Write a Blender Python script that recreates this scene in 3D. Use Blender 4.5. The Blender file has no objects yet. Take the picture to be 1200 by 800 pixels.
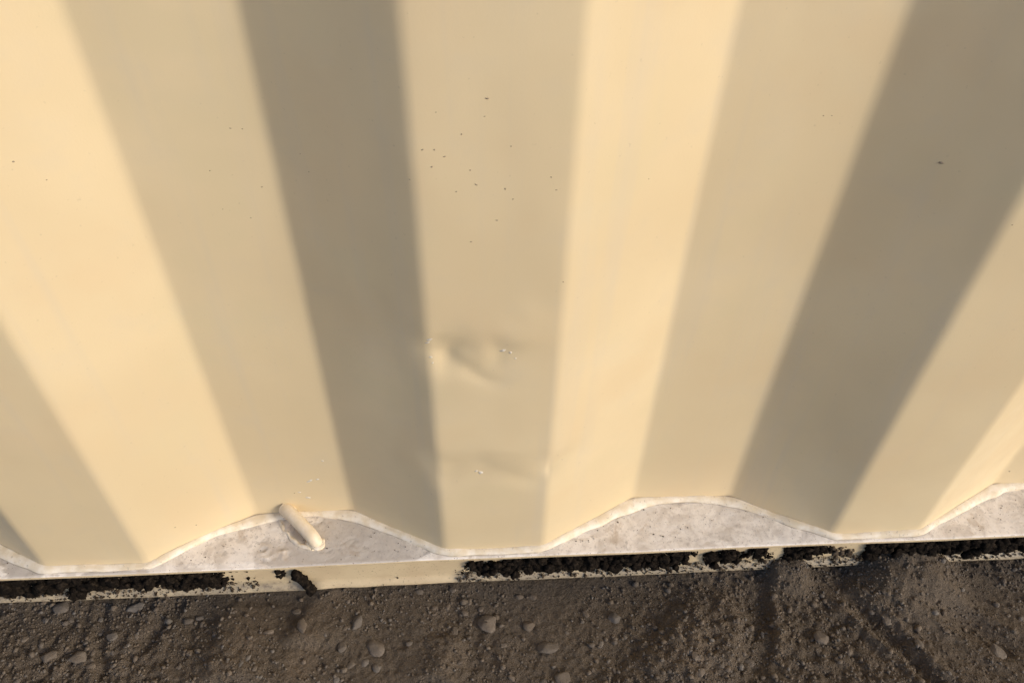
import bpy, math, random
import numpy as np
from mathutils import Matrix, Vector

scene = bpy.context.scene
col = scene.collection
rng = np.random.default_rng(7)
random.seed(7)

# ------------------------------------------------------------------ camera
FPX = 982.97                                    # focal length in px of a 1200 px wide picture
Z0 = 0.0385                                      # height of the rail's top above the dirt
CAM = np.array([-0.0134, -0.3047, 0.5395 + Z0])
PITCH, ROLL, YAW = 0.81237, 0.022606, 0.072076
_f = np.array([math.sin(YAW)*math.cos(PITCH), math.cos(YAW)*math.cos(PITCH), -math.sin(PITCH)])
_r0 = np.array([math.cos(YAW), -math.sin(YAW), 0.0])
_u0 = np.cross(_r0, _f)
_r = math.cos(ROLL)*_r0 + math.sin(ROLL)*_u0
_u = -math.sin(ROLL)*_r0 + math.cos(ROLL)*_u0
cam_data = bpy.data.cameras.new('camera')
cam_data.sensor_width = 36.0
cam_data.lens = FPX/1200*36
cam_data.clip_start = 0.01
cam_data.clip_end = 500
cam = bpy.data.objects.new('camera', cam_data)
col.objects.link(cam)
cam.matrix_world = Matrix(((_r[0], _u[0], -_f[0], CAM[0]), (_r[1], _u[1], -_f[1], CAM[1]),
                           (_r[2], _u[2], -_f[2], CAM[2]), (0, 0, 0, 1)))
scene.camera = cam

# ------------------------------------------------------------------ sky, sun, exposure
SUN_AZ, SUN_EL = math.radians(56), math.radians(24)     # azimuth from the wall's outward normal (-y) towards +x
sd = Vector((math.sin(SUN_AZ)*math.cos(SUN_EL), -math.cos(SUN_AZ)*math.cos(SUN_EL), math.sin(SUN_EL)))
world = bpy.data.worlds.new('World')
scene.world = world
world.use_nodes = True
wn = world.node_tree.nodes
wl = world.node_tree.links
bg = wn['Background']
sky = wn.new('ShaderNodeTexSky')
sky.sky_type = 'NISHITA'
sky.sun_disc = False
sky.sun_elevation = SUN_EL
sky.sun_rotation = math.pi - SUN_AZ
sky.air_density = 0.45
sky.dust_density = 1.0
sky.ozone_density = 0.2
wl.new(sky.outputs[0], bg.inputs[0])
bg.inputs[1].default_value = 0.15
sun_data = bpy.data.lights.new('sun', 'SUN')
sun_data.energy = 1.2             # low sun through thin haze: soft-edged
sun_data.angle = math.radians(11)
sun_data.color = (1.0, 0.91, 0.77)
sun = bpy.data.objects.new('sun', sun_data)
col.objects.link(sun)
sun.rotation_euler = sd.to_track_quat('Z', 'Y').to_euler()
sun.location = (3, -3, 4)
scene.view_settings.view_transform = 'Standard'
scene.view_settings.look = 'None'
scene.view_settings.gamma = 1.0
scene.view_settings.use_curve_mapping = False
scene.view_settings.exposure = 0.82
scene.render.engine = 'CYCLES'

# ------------------------------------------------------------------ helpers
def ray(u, v):
    d = _f + _r*(u-600)/FPX + _u*(400-v)/FPX
    return d/np.linalg.norm(d)
def on_y(u, v, y):                              # where the line of sight meets a plane parallel to the wall
    d = ray(u, v); return CAM + d*(y-CAM[1])/d[1]
def on_z(u, v, z):
    d = ray(u, v); return CAM + d*(z-CAM[2])/d[2]

def _hash(ix, iy, iz, seed):
    h = (ix.astype(np.int64)*374761393 + iy.astype(np.int64)*668265263 + iz.astype(np.int64)*2147483647 + seed*1274126177) & 0xFFFFFFFF
    h = ((h ^ (h >> 13))*1274126177) & 0xFFFFFFFF
    h = ((h ^ (h >> 16))*2246822519) & 0xFFFFFFFF
    h = h ^ (h >> 15)
    return (h & 0xFFFFFF)/float(0xFFFFFF)*2-1
def vnoise(x, y, z=0.0, seed=0):                # smooth value noise, -1..1
    x = np.asarray(x, float); y = np.asarray(y, float); z = np.broadcast_to(np.asarray(z, float), x.shape)
    ix, iy, iz = np.floor(x), np.floor(y), np.floor(z)
    fx, fy, fz = x-ix, y-iy, z-iz
    fx, fy, fz = [t*t*t*(t*(t*6-15)+10) for t in (fx, fy, fz)]
    r = 0
    for dx in (0, 1):
        for dy in (0, 1):
            for dz in (0, 1):
                w = (fx if dx else 1-fx)*(fy if dy else 1-fy)*(fz if dz else 1-fz)
                r = r + w*_hash(ix+dx, iy+dy, iz+dz, seed)
    return r
def fbm(x, y, z=0.0, oct=4, seed=0, gain=.5):
    r, a, k = 0, 1.0, 1.0
    for o in range(oct):
        ca, sa = math.cos(.6+o*.9), math.sin(.6+o*.9)
        r = r + a*vnoise((np.asarray(x)*ca-np.asarray(y)*sa)*k+o*7.3, (np.asarray(x)*sa+np.asarray(y)*ca)*k+o*3.1, np.asarray(z)*k, seed+o*13)
        a *= gain; k *= 2.03
    return r
def sstep(a, b, x):
    t = np.clip((x-a)/(b-a), 0, 1); return t*t*(3-2*t)

def link(name, me, mat=None, parent=None, smooth=True):
    o = bpy.data.objects.new(name, me)
    col.objects.link(o)
    if mat is not None: me.materials.append(mat)
    if parent is not None: o.parent = parent
    if smooth: me.polygons.foreach_set('use_smooth', [True]*len(me.polygons))
    me.update()
    return o
def mesh_np(name, V, F):
    V = np.asarray(V, np.float32); F = np.asarray(F, np.int32)
    me = bpy.data.meshes.new(name)
    k = F.shape[1]
    me.vertices.add(len(V)); me.vertices.foreach_set('co', V.ravel())
    me.loops.add(F.size); me.loops.foreach_set('vertex_index', F.ravel())
    me.polygons.add(len(F)); me.polygons.foreach_set('loop_start', np.arange(0, F.size, k, dtype=np.int32))
    me.polygons.foreach_set('loop_total', np.full(len(F), k, np.int32))
    me.update(calc_edges=True); me.validate()
    return me
def grid_faces(n, m, flip=False, wrap=False):
    i, j = np.meshgrid(np.arange(n-1), np.arange(m if wrap else m-1), indexing='ij')
    j2 = (j+1) % m
    F = np.stack([i*m+j, (i+1)*m+j, (i+1)*m+j2, i*m+j2], -1).reshape(-1, 4)
    return F[:, ::-1] if flip else F
def grid_mesh(name, G, flip=False, wrap=False):
    n, m = G.shape[:2]
    return mesh_np(name, G.reshape(-1, 3), grid_faces(n, m, flip, wrap))
def box_mesh(name, lo, hi, bev=0.0):
    import bmesh
    bm = bmesh.new(); bmesh.ops.create_cube(bm, size=1)
    lo = Vector(lo); hi = Vector(hi)
    for v in bm.verts: v.co = Vector([lo[i] + (v.co[i]+.5)*(hi[i]-lo[i]) for i in range(3)])
    if bev: bmesh.ops.bevel(bm, geom=bm.edges[:], offset=bev, segments=3, affect='EDGES', profile=.5)
    me = bpy.data.meshes.new(name); bm.to_mesh(me); bm.free()
    return me
def attr(me, name, vals):
    a = me.attributes.new(name, 'FLOAT', 'POINT'); a.data.foreach_set('value', np.asarray(vals, np.float32).ravel())
def tag(o, label=None, cat=None, group=None, kind=None):
    if label: o['label'] = label
    if cat: o['category'] = cat
    if group: o['group'] = group
    if kind: o['kind'] = kind
    return o

def ico(sub):
    import bmesh
    bm = bmesh.new(); bmesh.ops.create_icosphere(bm, subdivisions=sub, radius=1)
    V = np.array([v.co[:] for v in bm.verts]); F = np.array([[v.index for v in f.verts] for f in bm.faces])
    bm.free(); return V, F
ICO1, ICO2, ICO3 = ico(1), ico(2), ico(3)
def rock(base, seed, rough=.25, cuts=5, scale=(1, 1, 1)):
    """one angular or rounded lump of unit size"""
    r = np.random.default_rng(seed)
    V = base[0].copy()
    for _ in range(cuts):
        n = r.normal(size=3); n /= np.linalg.norm(n); d = r.uniform(.55, .9)
        k = V@n; over = np.maximum(k-d, 0); V = V - over[:, None]*n
    off = r.uniform(-50, 50, 3)
    nz = fbm(V[:, 0]*1.6+off[0], V[:, 1]*1.6+off[1], V[:, 2]*1.6+off[2], 3, seed)
    V = V*(1+rough*nz)[:, None]
    return V*np.asarray(scale)
def rotz(a):
    c, s = math.cos(a), math.sin(a); return np.array([[c, -s, 0], [s, c, 0], [0, 0, 1]])
def rand_rot(r):
    q = r.normal(size=4); q /= np.linalg.norm(q); w, x, y, z = q
    return np.array([[1-2*(y*y+z*z), 2*(x*y-z*w), 2*(x*z+y*w)], [2*(x*y+z*w), 1-2*(x*x+z*z), 2*(y*z-x*w)], [2*(x*z-y*w), 2*(y*z+x*w), 1-2*(x*x+y*y)]])

# ------------------------------------------------------------------ materials
class Mat:
    def __init__(s, name):
        s.m = bpy.data.materials.new(name); s.m.use_nodes = True
        s.t = s.m.node_tree; s.b = s.t.nodes['Principled BSDF']
        s.co = s.t.nodes.new('ShaderNodeNewGeometry').outputs['Position']
    def n(s, typ, **kw):
        nd = s.t.nodes.new(typ)
        for k, v in kw.items(): setattr(nd, k, v)
        return nd
    def L(s, a, b): s.t.links.new(a, b)
    def noise(s, scale, detail=4, rough=.55, vec=None, dist=0):
        nd = s.n('ShaderNodeTexNoise'); nd.inputs['Scale'].default_value = scale
        nd.inputs['Detail'].default_value = detail; nd.inputs['Roughness'].default_value = rough; nd.inputs['Distortion'].default_value = dist
        s.L(vec or s.co, nd.inputs['Vector']); return nd.outputs['Fac']
    def vor(s, scale, feature='F1'):
        nd = s.n('ShaderNodeTexVoronoi'); nd.feature = feature; nd.inputs['Scale'].default_value = scale
        s.L(s.co, nd.inputs['Vector']); return nd.outputs['Distance']
    def ramp(s, fac, *stops):
        nd = s.n('ShaderNodeValToRGB'); e = nd.color_ramp.elements
        while len(e) < len(stops): e.new(.5)
        for i, (p, c) in enumerate(stops):
            e[i].position = p; e[i].color = (*c, 1) if len(c) == 3 else c
        s.L(fac, nd.inputs[0]); return nd.outputs[0]
    def rng(s, fac, a, b, c=0, d=1):
        nd = s.n('ShaderNodeMapRange'); nd.interpolation_type = 'SMOOTHSTEP'
        for i, v in enumerate((a, b, c, d)): nd.inputs[i+1].default_value = v
        s.L(fac, nd.inputs[0]); return nd.outputs[0]
    def mix(s, fac, a, b, mode='MIX'):
        nd = s.n('ShaderNodeMix'); nd.data_type = 'RGBA'; nd.blend_type = mode
        for sock, v in ((nd.inputs[0], fac), (nd.inputs[6], a), (nd.inputs[7], b)):
            if hasattr(v, 'links'): s.L(v, sock)
            elif isinstance(v, (int, float)): sock.default_value = v
            else: sock.default_value = (*v, 1)
        return nd.outputs[2]
    def math(s, op, a, b=0.0):
        nd = s.n('ShaderNodeMath'); nd.operation = op
        for sock, v in ((nd.inputs[0], a), (nd.inputs[1], b)):
            if hasattr(v, 'links'): s.L(v, sock)
            else: sock.default_value = v
        return nd.outputs[0]
    def attr(s, name):
        nd = s.n('ShaderNodeAttribute'); nd.attribute_name = name; return nd.outputs['Fac']
    def bump(s, h, strength, dist, prev=None):
        nd = s.n('ShaderNodeBump'); nd.inputs['Strength'].default_value = strength; nd.inputs['Distance'].default_value = dist
        s.L(h, nd.inputs['Height'])
        if prev is not None: s.L(prev, nd.inputs['Normal'])
        return nd.outputs[0]
    def out(s, color, rough=.5, normal=None, spec=None):
        for k, v in (('Base Color', color), ('Roughness', rough), ('Normal', normal)):
            if v is None: continue
            i = s.b.inputs[k]
            if hasattr(v, 'links'): s.L(v, i)
            else: i.default_value = (*v, 1) if isinstance(v, tuple) else v
        if spec is not None: s.b.inputs['Specular IOR Level'].default_value = spec
        return s.m

PAINT = (0.67, 0.538, 0.325)
def paint_material(name, tint=1.0):
    m = Mat(name)
    big = m.noise(5, 3, .5); mid = m.noise(38, 4, .6)
    a = tuple(c*1.03*tint for c in PAINT); b = tuple(c*k*tint for c, k in zip(PAINT, (.93, .915, .90)))
    c = m.mix(m.rng(big, .3, .7), b, a)
    c = m.mix(m.math('MULTIPLY', m.rng(mid, .5, .75), .10), c, (.50, .45, .36))
    tn = m.noise(13, 3, .55)
    c = m.mix(m.math('MULTIPLY', m.rng(tn, .5, .68), .35), c, tuple(k*q*tint for k, q in zip(PAINT, (.96, .90, .86))))
    c = m.mix(m.math('MULTIPLY', m.rng(tn, .46, .32), .30), c, tuple(k*q*tint for k, q in zip(PAINT, (.92, .95, .93))))
    # faint rain streaks, stretched along the height
    mp = m.n('ShaderNodeMapping'); mp.inputs['Scale'].default_value = (1, 1, .05); m.L(m.co, mp.inputs['Vector'])
    st = m.noise(55, 3, .6, vec=mp.outputs[0])
    c = m.mix(m.math('MULTIPLY', m.rng(st, .50, .75), .22), c, (.54, .47, .36))
    # fine dust specks
    sp = m.noise(420, 2, .5)
    c = m.mix(m.math('MULTIPLY', m.rng(sp, .70, .78), .22), c, (.34, .27, .19))
    r = m.rng(mid, .3, .7, .40, .56)
    nb = m.bump(m.noise(900, 2, .5), .05, .0006)
    nb = m.bump(m.noise(24, 2, .5), .06, .004, nb)
    return m.out(c, r, nb, .4)
paint = paint_material('cream_paint')

m = Mat('dusty_flange_paint')
n1 = m.noise(70, 5, .6, dist=.6); n2 = m.noise(260, 4, .65); n3 = m.noise(30, 3, .5)
c = m.mix(m.rng(n1, .38, .60), (.60, .535, .455), (.78, .715, .625))
c = m.mix(m.math('MULTIPLY', m.rng(n2, .52, .68), .6), c, (.42, .37, .32))
c = m.mix(m.math('MULTIPLY', m.rng(n3, .5, .7), .5), c, (.81, .755, .68))
c = m.mix(m.attr('bare'), c, (.47, .42, .36))
c = m.mix(m.math('MULTIPLY', m.rng(m.noise(55, 5, .7, dist=1.0), .56, .70), .55), c, (.44, .345, .245))
sp = m.noise(700, 2, .5)
c = m.mix(m.math('MULTIPLY', m.rng(sp, .66, .72), .7), c, (.16, .12, .09))
nb = m.bump(m.noise(500, 4, .6), .28, .001)
flange_mat = m.out(c, .85, nb, .2)

m = Mat('dusty_weld_paint')
n1 = m.noise(120, 4, .6); n2 = m.noise(420, 3, .6)
c = m.mix(m.rng(n1, .35, .65), (.67, .565, .40), (.76, .68, .55))
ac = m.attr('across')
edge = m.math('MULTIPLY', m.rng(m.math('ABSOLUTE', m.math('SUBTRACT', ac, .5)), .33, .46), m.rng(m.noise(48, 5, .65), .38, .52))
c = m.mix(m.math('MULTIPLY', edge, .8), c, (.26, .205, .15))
c = m.mix(m.math('MULTIPLY', m.rng(n2, .62, .70), .5), c, (.28, .22, .17))
nb = m.bump(n2, .16, .001)
weld_mat = m.out(c, .7, nb, .3)

m = Mat('bar_paint')
c = m.mix(m.rng(m.noise(150, 4, .6), .35, .7), (.68, .56, .38), (.74, .63, .48))
bar_mat = m.out(c, .5, m.bump(m.noise(500, 3, .6), .06, .0008), .4)

m = Mat('rail_face_paint')
n1 = m.noise(45, 4, .6); n2 = m.noise(600, 2, .5)
c = m.mix(m.rng(n1, .35, .7), (.58, .46, .28), (.52, .40, .24))
c = m.mix(m.math('MULTIPLY', m.rng(n2, .64, .70), .5), c, (.18, .13, .085))
dl = m.attr('lowdust')
c = m.mix(m.math('MULTIPLY', dl, m.rng(m.noise(90, 4, .65), .20, .60, .35, 1)), c, (.30, .245, .165))
c = m.mix(m.math('MULTIPLY', dl, m.rng(m.noise(330, 4, .7), .48, .68, 0, .75)), c, (.15, .115, .08))
rail_mat = m.out(c, .5, m.bump(n2, .12, .0008), .4)

m = Mat('dry_dirt')
n1 = m.noise(9, 5, .6); n2 = m.noise(85, 5, .65); n3 = m.noise(420, 4, .65); n4 = m.noise(1500, 2, .6)
c = m.mix(m.rng(n1, .35, .68), (.118, .092, .065), (.148, .117, .085))
c = m.mix(m.rng(n2, .45, .75, 0, .4), c, (.088, .068, .050))
c = m.mix(m.rng(n3, .50, .70, 0, .5), c, (.176, .140, .103))
c = m.mix(m.rng(n4, .55, .72, 0, .45), c, (.07, .054, .040))
c = m.mix(m.math('MULTIPLY', m.attr('sunlit'), .75), c, (.200, .152, .104))  # sunlit crests and slopes painted into the dirt colour
nb = m.bump(n3, .9, .004); nb = m.bump(n4, .7, .0015, nb)
dirt = m.out(c, .95, nb, .1)

def stone_material(name, base, dark, tone=False):
    m = Mat(name)
    oi = m.attr('tone') if tone else m.n('ShaderNodeObjectInfo').outputs['Random']
    n1 = m.noise(160, 5, .6); n2 = m.noise(900, 3, .6)
    c = m.mix(m.rng(n1, .32, .68), dark, base)
    hue = m.math('FRACT', m.math('MULTIPLY', oi, 17.3))
    c = m.mix(m.math('MULTIPLY', m.rng(hue, .55, .9), .7), c, (.150, .136, .118))
    c = m.mix(m.math('MULTIPLY', m.rng(hue, .4, .1), .45), c, (.160, .121, .083))
    c = m.mix(m.rng(n2, .55, .72, 0, .5), c, (.10, .078, .056))
    c = m.mix(m.math('MULTIPLY', oi, .7), c, (.098, .076, .055))
    return m.out(c, .9, m.bump(n2, .5, .0012), .15)
stone_mat = stone_material('dusty_stone', (.180, .150, .117), (.125, .101, .076))
grit_mat = stone_material('grit', (.165, .134, .101), (.115, .090, .065), True)

m = Mat('dark_mud')
n1 = m.noise(300, 5, .65); n2 = m.noise(1100, 3, .6)
c = m.mix(m.rng(n1, .45, .75), (.010, .0075, .0055), (.038, .028, .019))
c = m.mix(m.rng(n2, .66, .76, 0, .6), c, (.075, .056, .038))
mud_mat = m.out(c, .95, m.bump(n1, .8, .003), .06)
m = Mat('crumbled_soil')
n1 = m.noise(350, 4, .65)
c = m.mix(m.rng(n1, .4, .7), (.045, .033, .022), (.12, .09, .06))
crumb_mat = m.out(c, .95, m.bump(n1, .6, .002), .1)

m = Mat('chip_dark'); chip_dark = m.out(m.mix(m.noise(900, 2), (.20, .145, .09), (.34, .265, .18)), .8)
m = Mat('chip_light'); chip_light = m.out(m.mix(m.noise(900, 2), (.80, .76, .68), (.42, .33, .20)), .5)
m = Mat('plywood'); floor_mat = m.out(m.mix(m.noise(20, 4), (.22, .14, .08), (.32, .21, .12)), .7)

# ------------------------------------------------------------------ corrugation profile (x along wall, y into wall)
O_, S_, I_, D_ = .072, .068, .070, .036
PITCH_W = O_+2*S_+I_
XA, XB = -2.9, 3.1                              # the container's long side
SHIFT = {7: .004, 8: .004, 9: -.003, 0: 0, 1: -.002, 5: -.0015}
def corner(k):
    q, r = divmod(k-4, 4)
    return [-O_/2, O_/2, O_/2+S_, O_/2+S_+I_][r]+q*PITCH_W + SHIFT.get(k, 0), [0, 0, D_, D_][r]
CORN = [corner(k) for k in range(4-4*11, 4+4*12)]
CORN = [c for c in CORN if XA+.02 < c[0] < XB-.02]
def profile(fine_lo, fine_hi, R=.0145, fine=.003, seg=6, off=0.0):
    pts = [(XA, CORN[0][1])] + CORN + [(XB, CORN[-1][1])]
    out = [np.array(pts[0])]
    for a, b, c in zip(pts[:-2], pts[1:-1], pts[2:]):
        a, b, c = map(np.array, (a, b, c))
        u = (a-b)/np.linalg.norm(a-b); w = (c-b)/np.linalg.norm(c-b)
        ang = math.acos(np.clip(u@w, -1, 1))
        if ang > 3.1: out.append(b); continue
        L = min(R/math.tan(ang/2), np.linalg.norm(a-b)*.48, np.linalg.norm(c-b)*.48); rr = L*math.tan(ang/2)
        bis = (u+w)/np.linalg.norm(u+w); cen = b+bis*rr/math.sin(ang/2)
        p0 = b+u*L; p1 = b+w*L
        a0 = math.atan2(*(p0-cen)[::-1]); a1 = math.atan2(*(p1-cen)[::-1])
        d = (a1-a0+math.pi) % (2*math.pi)-math.pi
        for t in np.linspace(0, 1, seg+1): out.append(cen+rr*np.array([math.cos(a0+d*t), math.sin(a0+d*t)]))
    out.append(np.array(pts[-1]))
    P = [out[0]]
    for p in out[1:]:
        q = P[-1]; L = np.linalg.norm(p-q)
        if L < 1e-6: continue
        h = fine if (p[0] > fine_lo and q[0] < fine_hi) else .08
        n = max(1, int(math.ceil(L/h)))
        for k in range(1, n+1): P.append(q+(p-q)*k/n)
    return np.array(P)
def prof_normals(P):
    t = np.gradient(P, axis=0); t /= np.linalg.norm(t, axis=1)[:, None]
    return np.stack([t[:, 1], -t[:, 0]], 1)     # outward (-y)
def wall_y(x):
    pts = np.array([(XA, CORN[0][1])]+CORN+[(XB, CORN[-1][1])]); return np.interp(x, pts[:, 0], pts[:, 1])

# ------------------------------------------------------------------ the container
container = bpy.data.objects.new('shipping_container', None)
col.objects.link(container)
container.location = (0, 0, 0)
tag(container, 'cream painted shipping container with corrugated steel side and dusty bottom rail', 'shipping container')

H_WALL = 2.30
P = profile(-.72, .80)
NR = prof_normals(P)
zs = np.concatenate([np.arange(0, .40, .0026), np.arange(.40, .56, .005), np.linspace(.57, 1.0, 16), np.linspace(1.1, H_WALL, 10)])
X = P[:, 0][:, None]+0*zs[None]; Y = P[:, 1][:, None]+0*zs[None]; Z = zs[None]+0*X
disp = .00035*fbm(X*7, Z*4, Y*3, 3, 3) + .00012*fbm(X*40, Z*25, 0, 2, 9)
DWX = .006*fbm(X*28, Z*28, 0, 3, 15); DWZ = .0075*fbm(X*24+9, Z*24, 0, 3, 17)
def dent(px, py, yy, rx, rz, depth, rot=0.0, pw=2.0):
    global disp
    c = on_y(px, py, yy); dx = X-c[0]+DWX; dz = Z-(c[2]-Z0)+DWZ
    ca, sa = math.cos(rot), math.sin(rot); e = ca*dx+sa*dz; g = -sa*dx+ca*dz
    disp = disp - depth*np.exp(-(np.abs(e/rx)**pw+np.abs(g/rz)**pw))
dent(519, 417, .0005, .011, .013, .0036, pw=1.4)         # knocked-in fold
dent(556, 433, 0, .019, .0065, .0013, rot=-.42, pw=1.7)          # crease running down and right from it
dent(556, 400, 0, .026, .016, -.0006, rot=.35)
dent(596, 414, 0, .014, .007, .0015, rot=.5, pw=1.3)
dent(615, 392, 0, .016, .012, -.0011, rot=.5)
dent(560, 552, 0, .020, .010, .0011, rot=.45)            # low buckle
dent(615, 562, 0, .018, .008, .0009, rot=-.40)
dent(598, 532, 0, .022, .012, -.0009, rot=.35)
dent(645, 552, 0, .011, .010, .0028, pw=1.6)
dent(520, 552, .001, .009, .011, .0012)
dent(470, 440, .018, .02, .03, .0006)
dent(325, 560, D_, .030, .020, .0006)
dent(920, 520, .02, .03, .05, .0007)
G = np.stack([X+NR[:, 0][:, None]*disp, Y+NR[:, 1][:, None]*disp, Z+Z0], -1)
wall = link('side_wall', grid_mesh('side_wall', G), paint, container)

# bottom rail: one profile (y, z), top flange + lip, shallow recessed face, coved lower lip
E_ = .0062
prof = [(.060, -.0002), (.050, 0)]
prof += [(y, 0) for y in np.arange(.0480, -.0041, -.0010)]
for a in np.linspace(90, 0, 6): prof.append((-E_+.0016-.0016*math.cos(math.radians(a)), -.0016+.0016*math.sin(math.radians(a))))
prof += [(-E_, -.0026), (-E_+.0006, -.0033), (-.0038, -.0038), (-.0030, -.0052)]
prof += [(-.0030, z) for z in np.arange(-.0075, -.0245, -.0025)]
for a in np.linspace(0, 75, 5): prof.append((-.0030-.0042*(1-math.cos(math.radians(a))), -.0262-.0050*math.sin(math.radians(a))))
prof += [(-.0062, -.0318), (-.0068, -.0326), (-.0068, -.0338), (-.0060, -.0346), (-.0040, -.0348), (.002, -.0348), (.004, -.06), (.004, -.12)]
prof = np.array(prof)
xs = np.concatenate([np.linspace(XA, -.75, 30)[:-1], np.arange(-.75, .80, .0016), np.linspace(.80, XB, 30)[1:]])
PX, PK = np.meshgrid(xs, np.arange(len(prof)), indexing='ij')
RY = prof[:, 0][PK]; RZ = prof[:, 1][PK].copy()
top = (prof[:, 0] > -.0062) & (prof[:, 1] > -.0011)
TOP = top[PK]
# flaking crust of dust: raised plates with curved broken edges, stronger in the pocket with the bar
w1 = fbm(PX*22+3, RY*30, 0, 3, 31); w2 = fbm(PX*60, RY*80, 0, 3, 41)
plate = sstep(-.03, .03, w1+.35*w2-.05)
left = sstep(-.02, -.08, PX)
rim = np.exp(-((w1+.35*w2-.05)/.045)**2)
w3 = fbm(PX*48+9, RY*60+2, 0, 3, 33)
crack = np.exp(-((w3+.1)/.035)**2)*sstep(-.1, .25, fbm(PX*14, RY*14, 0, 2, 35)+.15)
crust = (-.0005*crack*left + .0008*plate*(.25+.75*left) + .0006*rim*left + .00012*fbm(PX*250, RY*250, 0, 3, 51))
fade = sstep(-.0048, -.001, RY)
RZ = RZ + np.where(TOP, crust*fade, 0)
wob = .0006*fbm(PX*9, 0*PX, 0, 3, 61)                    # the rail is not dead straight
front = sstep(.0, -.004, RY)
LIP = sstep(-.029, -.033, prof[:, 1])[PK]
RYw = RY + wob*front + .00035*LIP*fbm(PX*45, 0*PX, 0, 3, 63)
RZ = RZ + LIP*.0003*fbm(PX*30, 0*PX, 0, 3, 65)
me = grid_mesh('bottom_rail', np.stack([PX, RYw, RZ+Z0], -1), flip=True)
attr(me, 'bare', np.clip(np.where(TOP, (1-plate)*left*.75 + .2*rim*left + .85*crack*left, 0), 0, 1))
_xa, _xb = on_y(372, 672, -.004)[0], on_y(530, 668, -.004)[0]
attr(me, 'lowdust', sstep(-.023, -.029, RZ)*(1-.9*sstep(_xa-.006, _xa+.004, PX)*sstep(_xb+.006, _xb-.004, PX)))
rail = link('bottom_rail', me, rail_mat, container)
me.materials.append(flange_mat)
nf = len(prof)-1
is_top = np.array([(top[j] and top[j+1]) for j in range(nf)])
me.polygons.foreach_set('material_index', np.tile(is_top.astype(np.int32), len(xs)-1))

# weld bead that follows the foot of the wall
Pb = profile(-.75, .80, R=.030, fine=.0018)
Nb = prof_normals(Pb)
s = np.concatenate([[0], np.cumsum(np.linalg.norm(np.diff(Pb, axis=0), axis=1))])
K = 11
ths = np.linspace(0, 1, K)
rad_z = .0036*(1+.42*fbm(s*26, 0*s, 0, 3, 71))
rad_y = .0056*(1+.42*fbm(s*21, 0*s+5, 0, 3, 73))
for xc, yc in CORN:
    if yc > .01: rad_y = rad_y + .0030*np.exp(-((Pb[:, 0]-xc)/.011)**2)      # sealant gathers in the inner bends
B = np.zeros((len(Pb), K, 3))
for k, t in enumerate(ths):
    a = t*math.pi/2                              # 0 = up on the wall, 90 = out on the flange
    oy = rad_y*math.sin(a)**1.15; oz = rad_z*math.cos(a)**.95
    bulge = .0004*math.sin(2*a)*(1+.5*fbm(s*90, 0*s+k*.3, 0, 2, 75))
    oy = oy+bulge*.7; oz = oz+bulge*.7
    base_in = -.0008
    B[:, k, 0] = Pb[:, 0]+Nb[:, 0]*(oy+base_in)
    B[:, k, 1] = Pb[:, 1]+Nb[:, 1]*(oy+base_in)
    B[:, k, 2] = Z0+oz-.0006*(t > .95)+.0003
B[:, :, 1] = np.maximum(B[:, :, 1], -.0053+.0015*(B[:, :, 2]-Z0 < .0016))
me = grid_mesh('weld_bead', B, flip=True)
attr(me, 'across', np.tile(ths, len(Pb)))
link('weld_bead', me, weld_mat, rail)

# bar welded between wall and flange
def tube(name, pts, rads, n=20, bumpy=0.0, seed=0):
    pts = np.array(pts, float)
    # Catmull-Rom
    Q = [2*pts[0]-pts[1]]+list(pts)+[2*pts[-1]-pts[-2]]; Rr = [rads[0]]+list(rads)+[rads[-1]]
    C = []; CR = []
    for i in range(1, len(Q)-2):
        for t in np.linspace(0, 1, 9)[:-1]:
            p = .5*((2*Q[i])+(-Q[i-1]+Q[i+1])*t+(2*Q[i-1]-5*Q[i]+4*Q[i+1]-Q[i+2])*t*t+(-Q[i-1]+3*Q[i]-3*Q[i+1]+Q[i+2])*t**3)
            C.append(p); CR.append(Rr[i]+(Rr[i+1]-Rr[i])*t)
    C.append(pts[-1]); CR.append(rads[-1]); C = np.array(C); CR = np.array(CR)
    T = np.gradient(C, axis=0); T /= np.linalg.norm(T, axis=1)[:, None]
    up = np.array([1., 0, 0]); g = []
    for c, t, r in zip(C, T, CR):
        a = up-(up@t)*t; a /= np.linalg.norm(a); b = np.cross(t, a)
        g.append([c+r*(math.cos(q)*a+math.sin(q)*b) for q in np.linspace(0, 2*math.pi, n, endpoint=False)])
    g = np.array(g)
    if bumpy: g += bumpy*vnoise(g[..., 0]*300, g[..., 1]*300, g[..., 2]*300, seed)[..., None]
    V = np.concatenate([g.reshape(-1, 3), C[:1], C[-1:]]); F = [list(f) for f in grid_faces(len(C), n, wrap=True)]
    nv = len(C)*n
    tri = [[(j+1) % n, j, nv] for j in range(n)]+[[(len(C)-1)*n+j, (len(C)-1)*n+(j+1) % n, nv+1] for j in range(n)]
    me = bpy.data.meshes.new(name); me.from_pydata(V.tolist(), [], F+tri); me.update()
    return me
RB = .0049
pu = on_y(337, 598, D_-.003); pl = on_z(369, 632, Z0+.0052)
_b = lambda t, dz: tuple(pu*(1-t)+pl*t+np.array([0, 0, dz]))
bar_pts = [_b(-.12, -.001), _b(.05, .0004), _b(.35, .0012), _b(.65, .0012), _b(.92, .0003), (pl[0]+.0012, pl[1]-.0012, Z0-.001)]
bar = link('lashing_bar', tube('lashing_bar', bar_pts, [RB, RB, RB, RB, RB*.99, RB*.9], n=28), bar_mat, container)
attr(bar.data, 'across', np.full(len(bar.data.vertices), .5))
def blob(name, c, sc, seed, mat, parent, base=ICO3, rough=.16):
    V = rock(base, seed, rough, 2)*np.array(sc)+np.array(c)
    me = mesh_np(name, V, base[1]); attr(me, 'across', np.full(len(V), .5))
    return link(name, me, mat, parent)
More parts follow.
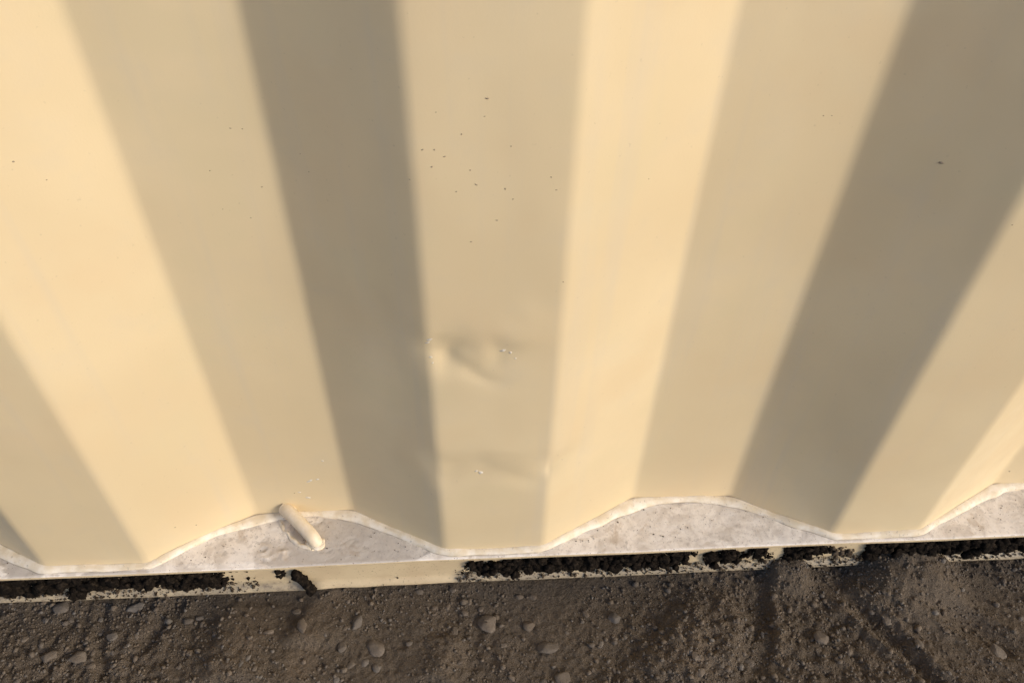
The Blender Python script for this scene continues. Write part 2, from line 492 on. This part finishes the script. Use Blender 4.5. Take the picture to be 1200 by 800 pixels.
blob('bar_weld', (pl[0]+.0006, pl[1]-.0012, Z0+.0006), (.0074, .0056, .0026), 5, weld_mat, bar)
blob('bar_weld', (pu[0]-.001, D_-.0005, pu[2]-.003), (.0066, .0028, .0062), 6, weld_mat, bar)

ring = [on_z(u, v, Z0+.0004) for u, v in ((327, 603), (329, 614), (337, 626), (348, 636), (361, 642), (370, 642), (376, 638))]
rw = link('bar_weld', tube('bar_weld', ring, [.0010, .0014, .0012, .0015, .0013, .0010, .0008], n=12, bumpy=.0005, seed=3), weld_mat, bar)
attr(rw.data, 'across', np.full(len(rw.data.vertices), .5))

# paint chips and specks on the wall
wallpt_cache = {}
def on_wall(u, v):
    d = ray(u, v); lo = (-.01-CAM[1])/d[1]; hi = (.05-CAM[1])/d[1]
    for _ in range(40):
        mid = (lo+hi)/2; p = CAM+d*mid
        if p[1] < wall_y(p[0]): lo = mid
        else: hi = mid
    return CAM+d*hi
def chip_mesh(i, rx, rz):
    r = np.random.default_rng(100+i); n = 9
    a = np.linspace(0, 2*math.pi, n, endpoint=False); q = r.uniform(.55, 1.1, n)
    ring = np.stack([np.cos(a)*q*rx, 0*a, np.sin(a)*q*rz], 1)
    inn = ring*.6; inn[:, 1] = -.00025
    V = np.concatenate([ring+[0, .0004, 0], inn, [[0, -.0003, 0]]])
    F = []
    for j in range(n):
        k = (j+1) % n; F += [[j, k, n+j], [k, n+k, n+j], [n+j, n+k, 2*n]]
    return mesh_np('paint_chip', V, np.array(F))
DARK = [(571,115,2.6),(541,157,1.6),(509,175,1.9),(521,183,2.2),(506,195,1.5),(551,199,1.4),(558,216,1.9),(592,221,2.0),(601,233,1.9),(582,258,1.6),(552,283,1.3),(511,131,1.6),
        (495,175,1.8),(535,224,1.4),(1103,191,2.4),(965,136,1.6),(975,136,1.2),(352,180,1.4),(362,201,1.5),(284,151,1.3),(270,150,1.5),(246,200,1.3),(307,219,1.4),(294,255,1.3),
        (16,189,1.5),(55,210,1.6),(760,209,1.3),(697,144,1.0),(1186,263,1.5),(652,222,1.2),(646,207,1.2),(568,136,1.0),(599,171,1.1),(261,245,1.2),(345,578,1.2),(1183,552,1.6),
        (230,615,1.6),(205,618,1.2),(480,210,1.1),(660,330,1.0)]
LIGHT = [(503,400,3.4),(500,404,2.0),(505,421,2.6),(507,427,1.5),(598,413,2.6),(590,411,2.0),(604,420,1.3),(563,555,3.2),(558,553,1.6),(378,540,2.0),(363,564,2.6),(372,562,1.3),(351,577,1.6),(361,583,1.4)]
k = 0
for lst, mt in ((DARK, chip_dark), (LIGHT, chip_light)):
    for (u, v, px) in lst:
        p = on_wall(u, v); sc = np.linalg.norm(p-CAM)/FPX; r = px*sc*((.95 if 470 < u < 670 or u > 1100 else .7) if mt is chip_dark else 1.45)
        x = p[0]; sl = (wall_y(x+.002)-wall_y(x-.002))/.004
        o = link('paint_chip', chip_mesh(k, r*random.uniform(.8, 2.0), r*random.uniform(.55, 1.1)), mt, wall, smooth=False)
        # lie on the displaced sheet
        i = np.argmin(np.abs(P[:, 0]-x)); j = np.argmin(np.abs(zs-(p[2]-Z0)))
        q = G[i, j]
        o.location = (x, q[1]+(x-q[0])*sl, p[2]); o.rotation_euler = (0, random.uniform(-.5, .5), math.atan(sl)); o.rotation_mode = 'ZYX'
        k += 1

# rest of the box
DEPTH = 2.40
Pc = profile(9, 9.1, seg=2)
Gc = np.stack([np.stack([Pc[:, 0], DEPTH-Pc[:, 1], 0*Pc[:, 0]+z], -1) for z in (Z0, Z0+H_WALL)], 1)
link('far_side_wall', grid_mesh('far_side_wall', Gc, flip=True), paint, container)
for xe, sgn in ((XA, -1), (XB, 1)):
    ys = np.arange(.06, DEPTH-.06, .06); offs = np.array([0, 0, .036, .036])[np.arange(len(ys)) % 4]
    Ge = np.stack([np.stack([xe-sgn*offs-sgn*.02, ys, 0*ys+z], -1) for z in (Z0, Z0+H_WALL)], 1)
    link('end_wall', grid_mesh('end_wall', Ge, flip=(sgn < 0)), paint, container)
    for y in (-.012, DEPTH-.098):
        link('corner_post', box_mesh('corner_post', (xe-.055 if sgn > 0 else xe-.055, y, Z0-.05), (xe+.055, y+.11, Z0+H_WALL+.12), .006), paint, container)
for y in (-.010, DEPTH-.060):
    link('top_rail', box_mesh('top_rail', (XA+.058, y, Z0+H_WALL-.02), (XB-.058, y+.07, Z0+H_WALL+.06), .006), paint, container)
link('bottom_rail', box_mesh('bottom_rail', (XA+.058, DEPTH-.06, Z0-.12), (XB-.058, DEPTH+.006, Z0-.001), .004), paint, container)
link('roof', box_mesh('roof', (XA, .062, Z0+H_WALL+.02), (XB, DEPTH-.062, Z0+H_WALL+.05)), paint, container)
link('floor', box_mesh('floor', (XA+.06, .064, Z0-.035), (XB-.06, DEPTH-.064, Z0-.004)), floor_mat, container)

# ------------------------------------------------------------------ ground
def graded(lo, hi, h, lim_lo, lim_hi, g=1.07):
    c = list(np.arange(lo, hi, h)); s = h; x = c[-1]
    while x < lim_hi: s *= g; x += s; c.append(x)
    s = h; x = c[0]; L = []
    while x > lim_lo: s *= g; x -= s; L.append(x)
    return np.array(L[::-1]+c)
gx = graded(-.50, .56, .0014, -90, 90, 1.06)
gy = graded(-.20, .004, .0014, -90, 90, 1.06)
def seg_dist(x, y, a, b):
    ax, ay = a; bx, by = b; vx, vy = bx-ax, by-ay; L2 = vx*vx+vy*vy
    t = np.clip(((x-ax)*vx+(y-ay)*vy)/L2, 0, 1)
    side = ((x-ax)*vy-(y-ay)*vx)/math.sqrt(L2)      # + on the right of a->b
    return np.hypot(x-ax-t*vx, y-ay-t*vy), side, t
def gp(u, v, z=0.0): return tuple(on_z(u, v, z)[:2])
# ridges, ruts and slides read off the photograph: (pixel a, pixel b, kind, width, height)
LINES = [((978, 688), (1120, 815), 'groove', .0060, .0058), ((903, 692), (912, 775), 'ridge', .0035, .0045),
         ((888, 690), (886, 810), 'groove', .012, .0032), ((826, 686), (765, 805), 'scarp', .030, .0065), ((505, 800), (522, 745), 'ridge', .014, .005),
         ((378, 688), (345, 760), 'scarp', .020, .005), ((285, 700), (250, 810), 'scarp', .034, .0065), ((118, 700), (122, 800), 'groove', .004, .003),
         ((1062, 690), (1210, 770), 'groove', .009, .004), ((160, 765), (215, 695), 'groove', .006, .003), ((985, 688), (1000, 720), 'ridge', .010, .004)]
LINES = [(gp(*a), gp(*b), k, w, h) for a, b, k, w, h in LINES]
mound = gp(1068, 668, .012); mound2 = gp(925, 668, .008)
def ground_h(x, y):
    near = np.exp(-(np.hypot(x, y+.1)/1.5)**2)
    h = .0035*fbm(x*5, y*5, 0, 2, 81) + .0016*fbm(x*26, y*26, 0, 2, 83)*(.35+.65*near)
    patch = sstep(-.35, .45, fbm(x*11+4, y*11, 0, 2, 84))           # cloddy next to raked-smooth areas
    cl = np.abs(fbm(x*95, y*95, 0, 2, 85)); h = h + .0026*np.minimum(cl, .6)*near*(.25+patch)
    h = h + near*(.0011*fbm(x*210, y*210, 0, 2, 87)*(.5+.7*patch) + .0006*vnoise(x*520, y*520, 0, 89))
    wob = .006*fbm(x*30, y*30, 0, 2, 91)
    for a, b, k, w, hh in LINES:
        wk = .35 if k == 'groove' else 1
        d, sd_, t = seg_dist(x+wob*wk, y+wob*.6*wk, a, b)
        env = sstep(0, .12, t)*sstep(1, .8, t)*.8+.2
        env = env*np.exp(-np.maximum(d-w*3, 0)/w)
        if k == 'groove': h = h + env*hh*(-np.exp(-(d/w)**2)+.55*np.exp(-((d-w*1.7)/(w*.7))**2))
        elif k == 'ridge': h = h + env*hh*np.exp(-(d/w)**2)
        else:                                        # crest falling away steeply on one side
            q = -sd_/w
            h = h + env*hh*np.where(q > 0, np.exp(-q*q*.5), np.exp(-(q*2.2)**2))
    # the dirt lies a little below the rail, with spill mounds in front of it
    at_rail = np.exp(-((y+.012)/.022)**2)*np.exp(-(x/1.2)**2)
    h = h*(1-.55*at_rail) - .0015*at_rail
    for (c, rx, ry, hh) in ((mound, .036, .026, .022), (mound2, .015, .017, .014)):
        q = ((x-c[0]+.4*wob)/rx)**2; w = np.where(y > c[1], 0, ((y-c[1]+.3*wob)/ry)**2)
        h = h + hh*np.exp(-q**1.8-w)*(1+.10*fbm(x*90, y*90, 0, 2, 97))*sstep(.06, .02, y)
    return h
GX, GY = np.meshgrid(gx, gy, indexing='ij')
GZ = ground_h(GX, GY)
me = grid_mesh('ground', np.stack([GX, GY, GZ], -1))
sunlit = np.zeros_like(GX)  # mask of painted light: ridge crests and the sunward side of scarps
for a, b, k, w, hh in LINES:
    d, sd_, t = seg_dist(GX, GY, a, b)
    if k == 'ridge': sunlit = np.maximum(sunlit, np.exp(-(d/(w*1.1))**2)*.8)
    if k == 'scarp': sunlit = np.maximum(sunlit, np.exp(-((-sd_-w*.45)/(w*.5))**2)*np.exp(-np.maximum(d-w*1.5, 0)/w)*.7)
sunlit = sunlit*np.clip(.6+.8*fbm(GX*40, GY*40, 0, 3, 95), 0, 1)
attr(me, 'sunlit', sunlit)
tag(link('ground', me, dirt), kind='structure')
def gz(x, y): return float(ground_h(np.array([x]), np.array([y]))[0])

# ------------------------------------------------------------------ stones one can pick out
STONES = [  # px, py, width px, height px, seed, angularity cuts, rotation, label
 (571, 730, 19, 19, 11, 7, .3, 'flat grey triangular stone lying in the dirt, largest below the middle of the rail'),
 (620, 733, 12, 11, 12, 2, 0, 'small round pale pebble just right of the triangular stone'),
 (642, 759, 21, 13, 13, 7, .1, 'wedge shaped flat stone with a pale lower edge, right of the triangular stone'),
 (660, 794, 16, 12, 14, 5, .2, 'pale angular stone at the bottom edge below the wedge shaped stone'),
 (721, 724, 13, 12, 15, 3, .6, 'rounded pale pebble alone in fine dirt below the right half of the rail'),
 (72, 711, 16, 11, 16, 4, .4, 'grey oval stone close below the muddy left end of the rail'),
 (92, 772, 18, 11, 17, 3, .2, 'flat oval stone rimmed by shadow near the lower left corner'),
 (160, 712, 16, 8, 18, 5, .5, 'slim slanted stone below the left run of black mud'),
 (58, 768, 17, 9, 19, 5, .6, 'long narrow stone left of the flat oval stone'),
 (220, 727, 11, 8, 20, 3, 0, 'small oval pebble at the left edge of the pale dirt slide'),
 (418, 729, 11, 15, 21, 4, -.3, 'upright oval stone below the bare stretch of rail'),
 (440, 760, 16, 17, 22, 5, .4, 'blunt grey stone below and right of the upright oval stone'),
 (402, 758, 9, 11, 23, 3, -.2, 'small rounded stone left of the blunt grey stone'),
 (532, 741, 7, 12, 24, 3, -.4, 'narrow upright pebble left of the triangular stone'),
 (442, 782, 9, 8, 25, 3, 0, 'little round pebble below the blunt grey stone'),
 (355, 733, 10, 12, 26, 5, .2, 'small angular stone on the slope of pale loose dirt'),
 (877, 776, 14, 11, 27, 3, .3, 'rounded stone in the dirt left of the thin pale ridge'),
 (815, 768, 9, 8, 28, 3, .2, 'small round pebble beside the pale dirt crest'),
 (962, 748, 15, 12, 29, 4, .5, 'shell shaped pale stone left of the diagonal rut'),
 (1168, 763, 14, 14, 30, 4, .4, 'pale lumpy stone near the right edge of the dirt'),
 (132, 746, 11, 8, 32, 4, .2, 'small flat stone left of the shallow crack in the dirt'),
 (807, 762, 7, 6, 33, 2, 0, 'tiny pale pebble touching the pale dirt crest'),
 (1040, 727, 9, 9, 34, 3, 0, 'small pale pebble right of the diagonal rut'),
 (820, 788, 10, 8, 35, 3, .1, 'rounded pebble at the bottom edge below the pale dirt crest'),
]
for (u, v, w, h, seed, cuts, rot, lab) in STONES:
    p = on_z(u, v, 0.0); z = gz(p[0], p[1]); p = on_z(u, v, z); z = gz(p[0], p[1])
    sc = np.linalg.norm(p-CAM)/FPX
    rx, ry = w*sc*.56, h*sc*.56/.88
    V = rock(ICO3, seed, .05, cuts+12)*np.array([rx, ry, min(rx, ry)*.5])*1.12
    V = V@rotz(rot*.6).T
    o = link('stone', mesh_np('stone', V, ICO3[1]), stone_mat, smooth=False)
    o.location = (p[0], p[1], z+min(rx, ry)*.10)
    tag(o, lab, 'stone')

# small pebbles, counted one by one but all alike
PEB = [mesh_np('pebble', rock(ICO2, 200+i, .12, 14), ICO2[1]) for i in range(8)]
for me in PEB:
    me.materials.append(stone_mat)
taken = [(s[0], s[1]) for s in STONES]
cnt = 0
r = np.random.default_rng(5)
while cnt < 64:
    u, v = r.uniform(4, 1196), r.uniform(688, 798)
    dens = .35+.65*max(0, math.sin(u/95.0+1.2)*math.cos(v/40.0))+.4*(u < 700)
    if r.uniform() > dens or v < 706-.045*u+8: continue
    if any(abs(u-a)+abs(v-b) < 15 for a, b in taken): continue
    taken.append((u, v))
    p = on_z(u, v, 0); z = gz(p[0], p[1]); p = on_z(u, v, z); z = gz(p[0], p[1])
    s_ = r.uniform(2.2, 5.0)*np.linalg.norm(p-CAM)/FPX
    o = bpy.data.objects.new('pebble', PEB[cnt % 8]); col.objects.link(o)
    o.location = (p[0], p[1], z+s_*.05); o.scale = (s_*r.uniform(.9, 1.4), s_*r.uniform(.75, 1.1), s_*.45); o.rotation_euler = (0, 0, r.uniform(0, 6.28))
    tag(o, 'small dusty brown pebble half sunk in the dirt', 'pebble', 'small pebbles in the dirt'); cnt += 1

# grit nobody could count
def scatter(name, xs_, ys_, zs_, sizes, seed, base, mat, nvar=24, flat=.7, rough=.2, cuts=4):
    r = np.random.default_rng(seed); var = [rock(base, seed*31+i, rough, cuts) for i in range(nvar)]
    nv = len(base[0]); V = np.zeros((len(xs_), nv, 3)); F = np.zeros((len(xs_),)+base[1].shape, np.int64)
    for i in range(len(xs_)):
        M = rotz(r.uniform(0, 6.28))@np.diag([1, r.uniform(.7, 1), flat])@rand_rot(r)
        V[i] = (var[i % nvar]@M.T)*sizes[i]+np.array([xs_[i], ys_[i], zs_[i]]); F[i] = base[1]+i*nv
    me = mesh_np(name, V.reshape(-1, 3), F.reshape(-1, 3)); attr(me, 'tone', np.repeat(r.uniform(0, 1, len(xs_)), nv))
    return link(name, me, mat, smooth=False)
N = 50000
gxr = np.concatenate([r.uniform(-.50, .56, N), r.normal(0, .9, 2600)]); gyr = np.concatenate([r.uniform(-.19, -.004, N), -.02-np.abs(r.normal(0, .7, 2600))])
keep = fbm(gxr*11+4, gyr*11, 0, 2, 84)+.4*fbm(gxr*40, gyr*40, 0, 2, 101) > r.uniform(-1.0, .6, len(gxr))
gxr, gyr = gxr[keep], gyr[keep]
siz = np.clip(.00062*np.exp(r.normal(0, .58, len(gxr))), .0004, .0032)
gzr = ground_h(gxr, gyr)+siz*.2
tag(scatter('gravel', gxr, gyr, gzr, siz, 3, ICO1, grit_mat, rough=.3, cuts=7), 'fine brown grit and crumbs scattered over the dirt', 'gravel', kind='stuff')

# ------------------------------------------------------------------ mud stuck in the rail
def rail_x(u): return on_y(u, 690-.042*u, -.004)[0]
def mud(name, blocks, lab, seed, mat=mud_mat, cat='mud', group='dark mud stuck along the bottom rail'):
    r = np.random.default_rng(seed); Vs, Fs, n = [], [], 0
    for (u0, u1, zt, zb, s0, s1, dens) in blocks:
        x0, x1 = rail_x(u0), rail_x(u1); area = (x1-x0)*(zt-zb); k = max(4, int(dens*area/(.0020**2)))
        for _ in range(k):
            x = r.uniform(x0, x1); e = min(x-x0, x1-x)/(.004+1e-9); sz = (s0*.4+(s1*.95-s0*.4)*r.uniform()**2.2)*(.6+.4*min(1, e))
            edge = .0025*vnoise(np.array([x*140]), np.array([seed*3.3]), 0, 7)[0]
            z = r.uniform(zb, zt)+edge*(1 if r.uniform() < .5 else .3); z = z*.86; z = min(z, -.0034-sz*.30)
            y = -.0028-sz*r.uniform(.05, .8 if r.uniform() < .7 else 1.5)-max(0, (-.026-z))*.6
            base = ICO2 if sz > .0028 else ICO1
            V = rock(base, int(r.integers(1, 10**6)), .55, 3)*sz@rand_rot(r).T*np.array([1, .8, 1])
            V = V+[x, y, z]; V[:, 2] = np.minimum(V[:, 2], -.0031)
            Vs.append(V+[0, 0, Z0]); Fs.append(base[1]+n); n += len(V)
    o = link(name, mesh_np(name, np.concatenate(Vs), np.concatenate(Fs)), mat, smooth=True)
    if cat: tag(o, lab, cat, group)
    return o
T, Bt = -.0045, -.0275
mud('mud_crust', [(-60, 60, T, -.0285, .0022, .0050, .9), (50, 130, T, -.0270, .002, .005, .95), (120, 200, T, -.0255, .002, .0045, .95), (195, 262, T, -.0285, .002, .0045, .9), (255, 276, -.006, -.022, .0012, .0026, .5), (278, 300, -.007, -.012, .001, .0024, .4), (282, 306, -.019, -.026, .0008, .002, .35)],
    'long black mud crust packed under the flange at the left end of the rail', 41)
mud('mud_clod', [(325, 336, -.011, -.021, .0020, .0034, 1.6)], 'small black mud clod on the rail, left of the slanted clod', 42)
o = None
r = np.random.default_rng(43); Vs, Fs, n = [], [], 0
for t in np.linspace(0, 1, 14):
    x = rail_x(348+15*t); z = -.0105-.018*t
    for q in range(3):
        sz = r.uniform(.0020, .0033); V = rock(ICO2, int(r.integers(1, 10**6)), .5, 3)*sz@rand_rot(r).T
        Vs.append(V+[x+r.normal(0, .0007), -.0045-sz*.5-.004*t*t, z+Z0+r.normal(0, .0007)]); Fs.append(ICO2[1]+n); n += len(V)
tag(link('mud_clod', mesh_np('mud_clod', np.concatenate(Vs), np.concatenate(Fs)), mud_mat), 'slanted finger of black mud on the rail, just left of the bare stretch', 'mud', 'dark mud stuck along the bottom rail')
mud('mud_crust', [(545, 562, -.010, -.024, .002, .0034, 1.1), (533, 548, -.024, -.029, .001, .0022, .5), (558, 608, -.0115, -.0275, .0022, .0042, 1.0), (590, 616, -.006, -.024, .002, .0038, .9), (612, 668, -.0065, -.0265, .0022, .0044, 1.0), (660, 760, -.0045, -.0270, .0022, .0046, 1.0), (755, 806, -.0045, -.0300, .0022, .0044, 1.0)],
    'longest black run of crumbly mud, right of the bare stretch of rail', 44)
mud('mud_clod', [(803, 808, -.006, -.012, .0014, .0024, 1.2), (807, 817, -.010, -.016, .0014, .0026, 1.2)], 'tiny double mud crumb on the rail right of the longest mud run', 45)
mud('mud_clod', [(824, 846, -.011, -.025, .0020, .0040, 1.1), (842, 862, -.0055, -.027, .0022, .0040, 1.1), (858, 874, -.014, -.027, .002, .0036, 1.1)], 'fist shaped black mud clod in the gap right of the tiny crumb', 46)
mud('mud_clod', [(874, 897, -.0055, -.020, .0020, .0036, 1.1), (882, 906, -.017, -.025, .0014, .0028, .9)], 'ragged black mud clod left of the small dirt heap', 47)
mud('mud_crust', [(916, 962, -.0045, -.026, .0022, .0042, 1.0), (958, 972, -.009, -.020, .0018, .0034, .9)], 'short black mud crust behind the small dirt heap', 48)
mud('mud_clod', [(968, 990, -.012, -.020, .0014, .0032, .8), (980, 1000, -.018, -.028, .0012, .0030, .7)], 'brown broken crumbs of mud on the pale lip left of the big dirt heap', 49, crumb_mat)
mud('mud_crust', [(1012, 1128, -.0045, -.026, .0022, .0044, 1.0)], 'straight black mud crust above the big dirt heap', 50)
mud('mud_crust', [(1126, 1175, -.0045, -.026, .0022, .0046, 1.0), (1170, 1260, -.0045, -.024, .0022, .0044, 1.0)], 'black mud crust at the right end of the rail', 51)
# crumbs sprinkled on the lower lip
r = np.random.default_rng(77); N = 2300
ux = r.uniform(-60, 1260, N); cover = ((ux < 300) | ((ux > 535) & (ux < 1010)) | (ux > 1010))
ux = ux[cover | (r.uniform(size=N) < .01)]
xx = np.array([rail_x(u) for u in ux]); zz = r.uniform(-.0325, -.023, len(xx)); yy = np.where(zz > -.027, -.0034, -.0034-(-.027-zz)*.6)
sz = np.clip(.0006*np.exp(r.normal(0, .5, len(xx))), .0002, .0018)
tag(scatter('loose_crumbs', xx, yy-sz*.3, zz+Z0+sz*.3, sz, 9, ICO1, crumb_mat, flat=.9, rough=.35), 'fine crumbs of soil sprinkled along the lower lip of the rail', 'soil crumbs', kind='stuff')

# grit blown onto the flange pockets
r = np.random.default_rng(78); N = 330
xx = r.uniform(-.45, .5, N); wy = wall_y(xx); yy = r.uniform(-.002, 1, N)*0 + (-.002+(wy-.004)*r.uniform(0, 1, N)**.6)
ok = wy > .012; xx, yy = xx[ok], yy[ok]
sz = np.clip(.00028*np.exp(r.normal(0, .45, len(xx))), .00015, .0008)
tag(scatter('flange_grit', xx, yy, np.full(len(xx), Z0+.0005)+sz*.4, sz, 12, ICO1, crumb_mat, flat=.8), 'tiny dark grains lying on the dusty top of the rail', 'grit', kind='stuff')
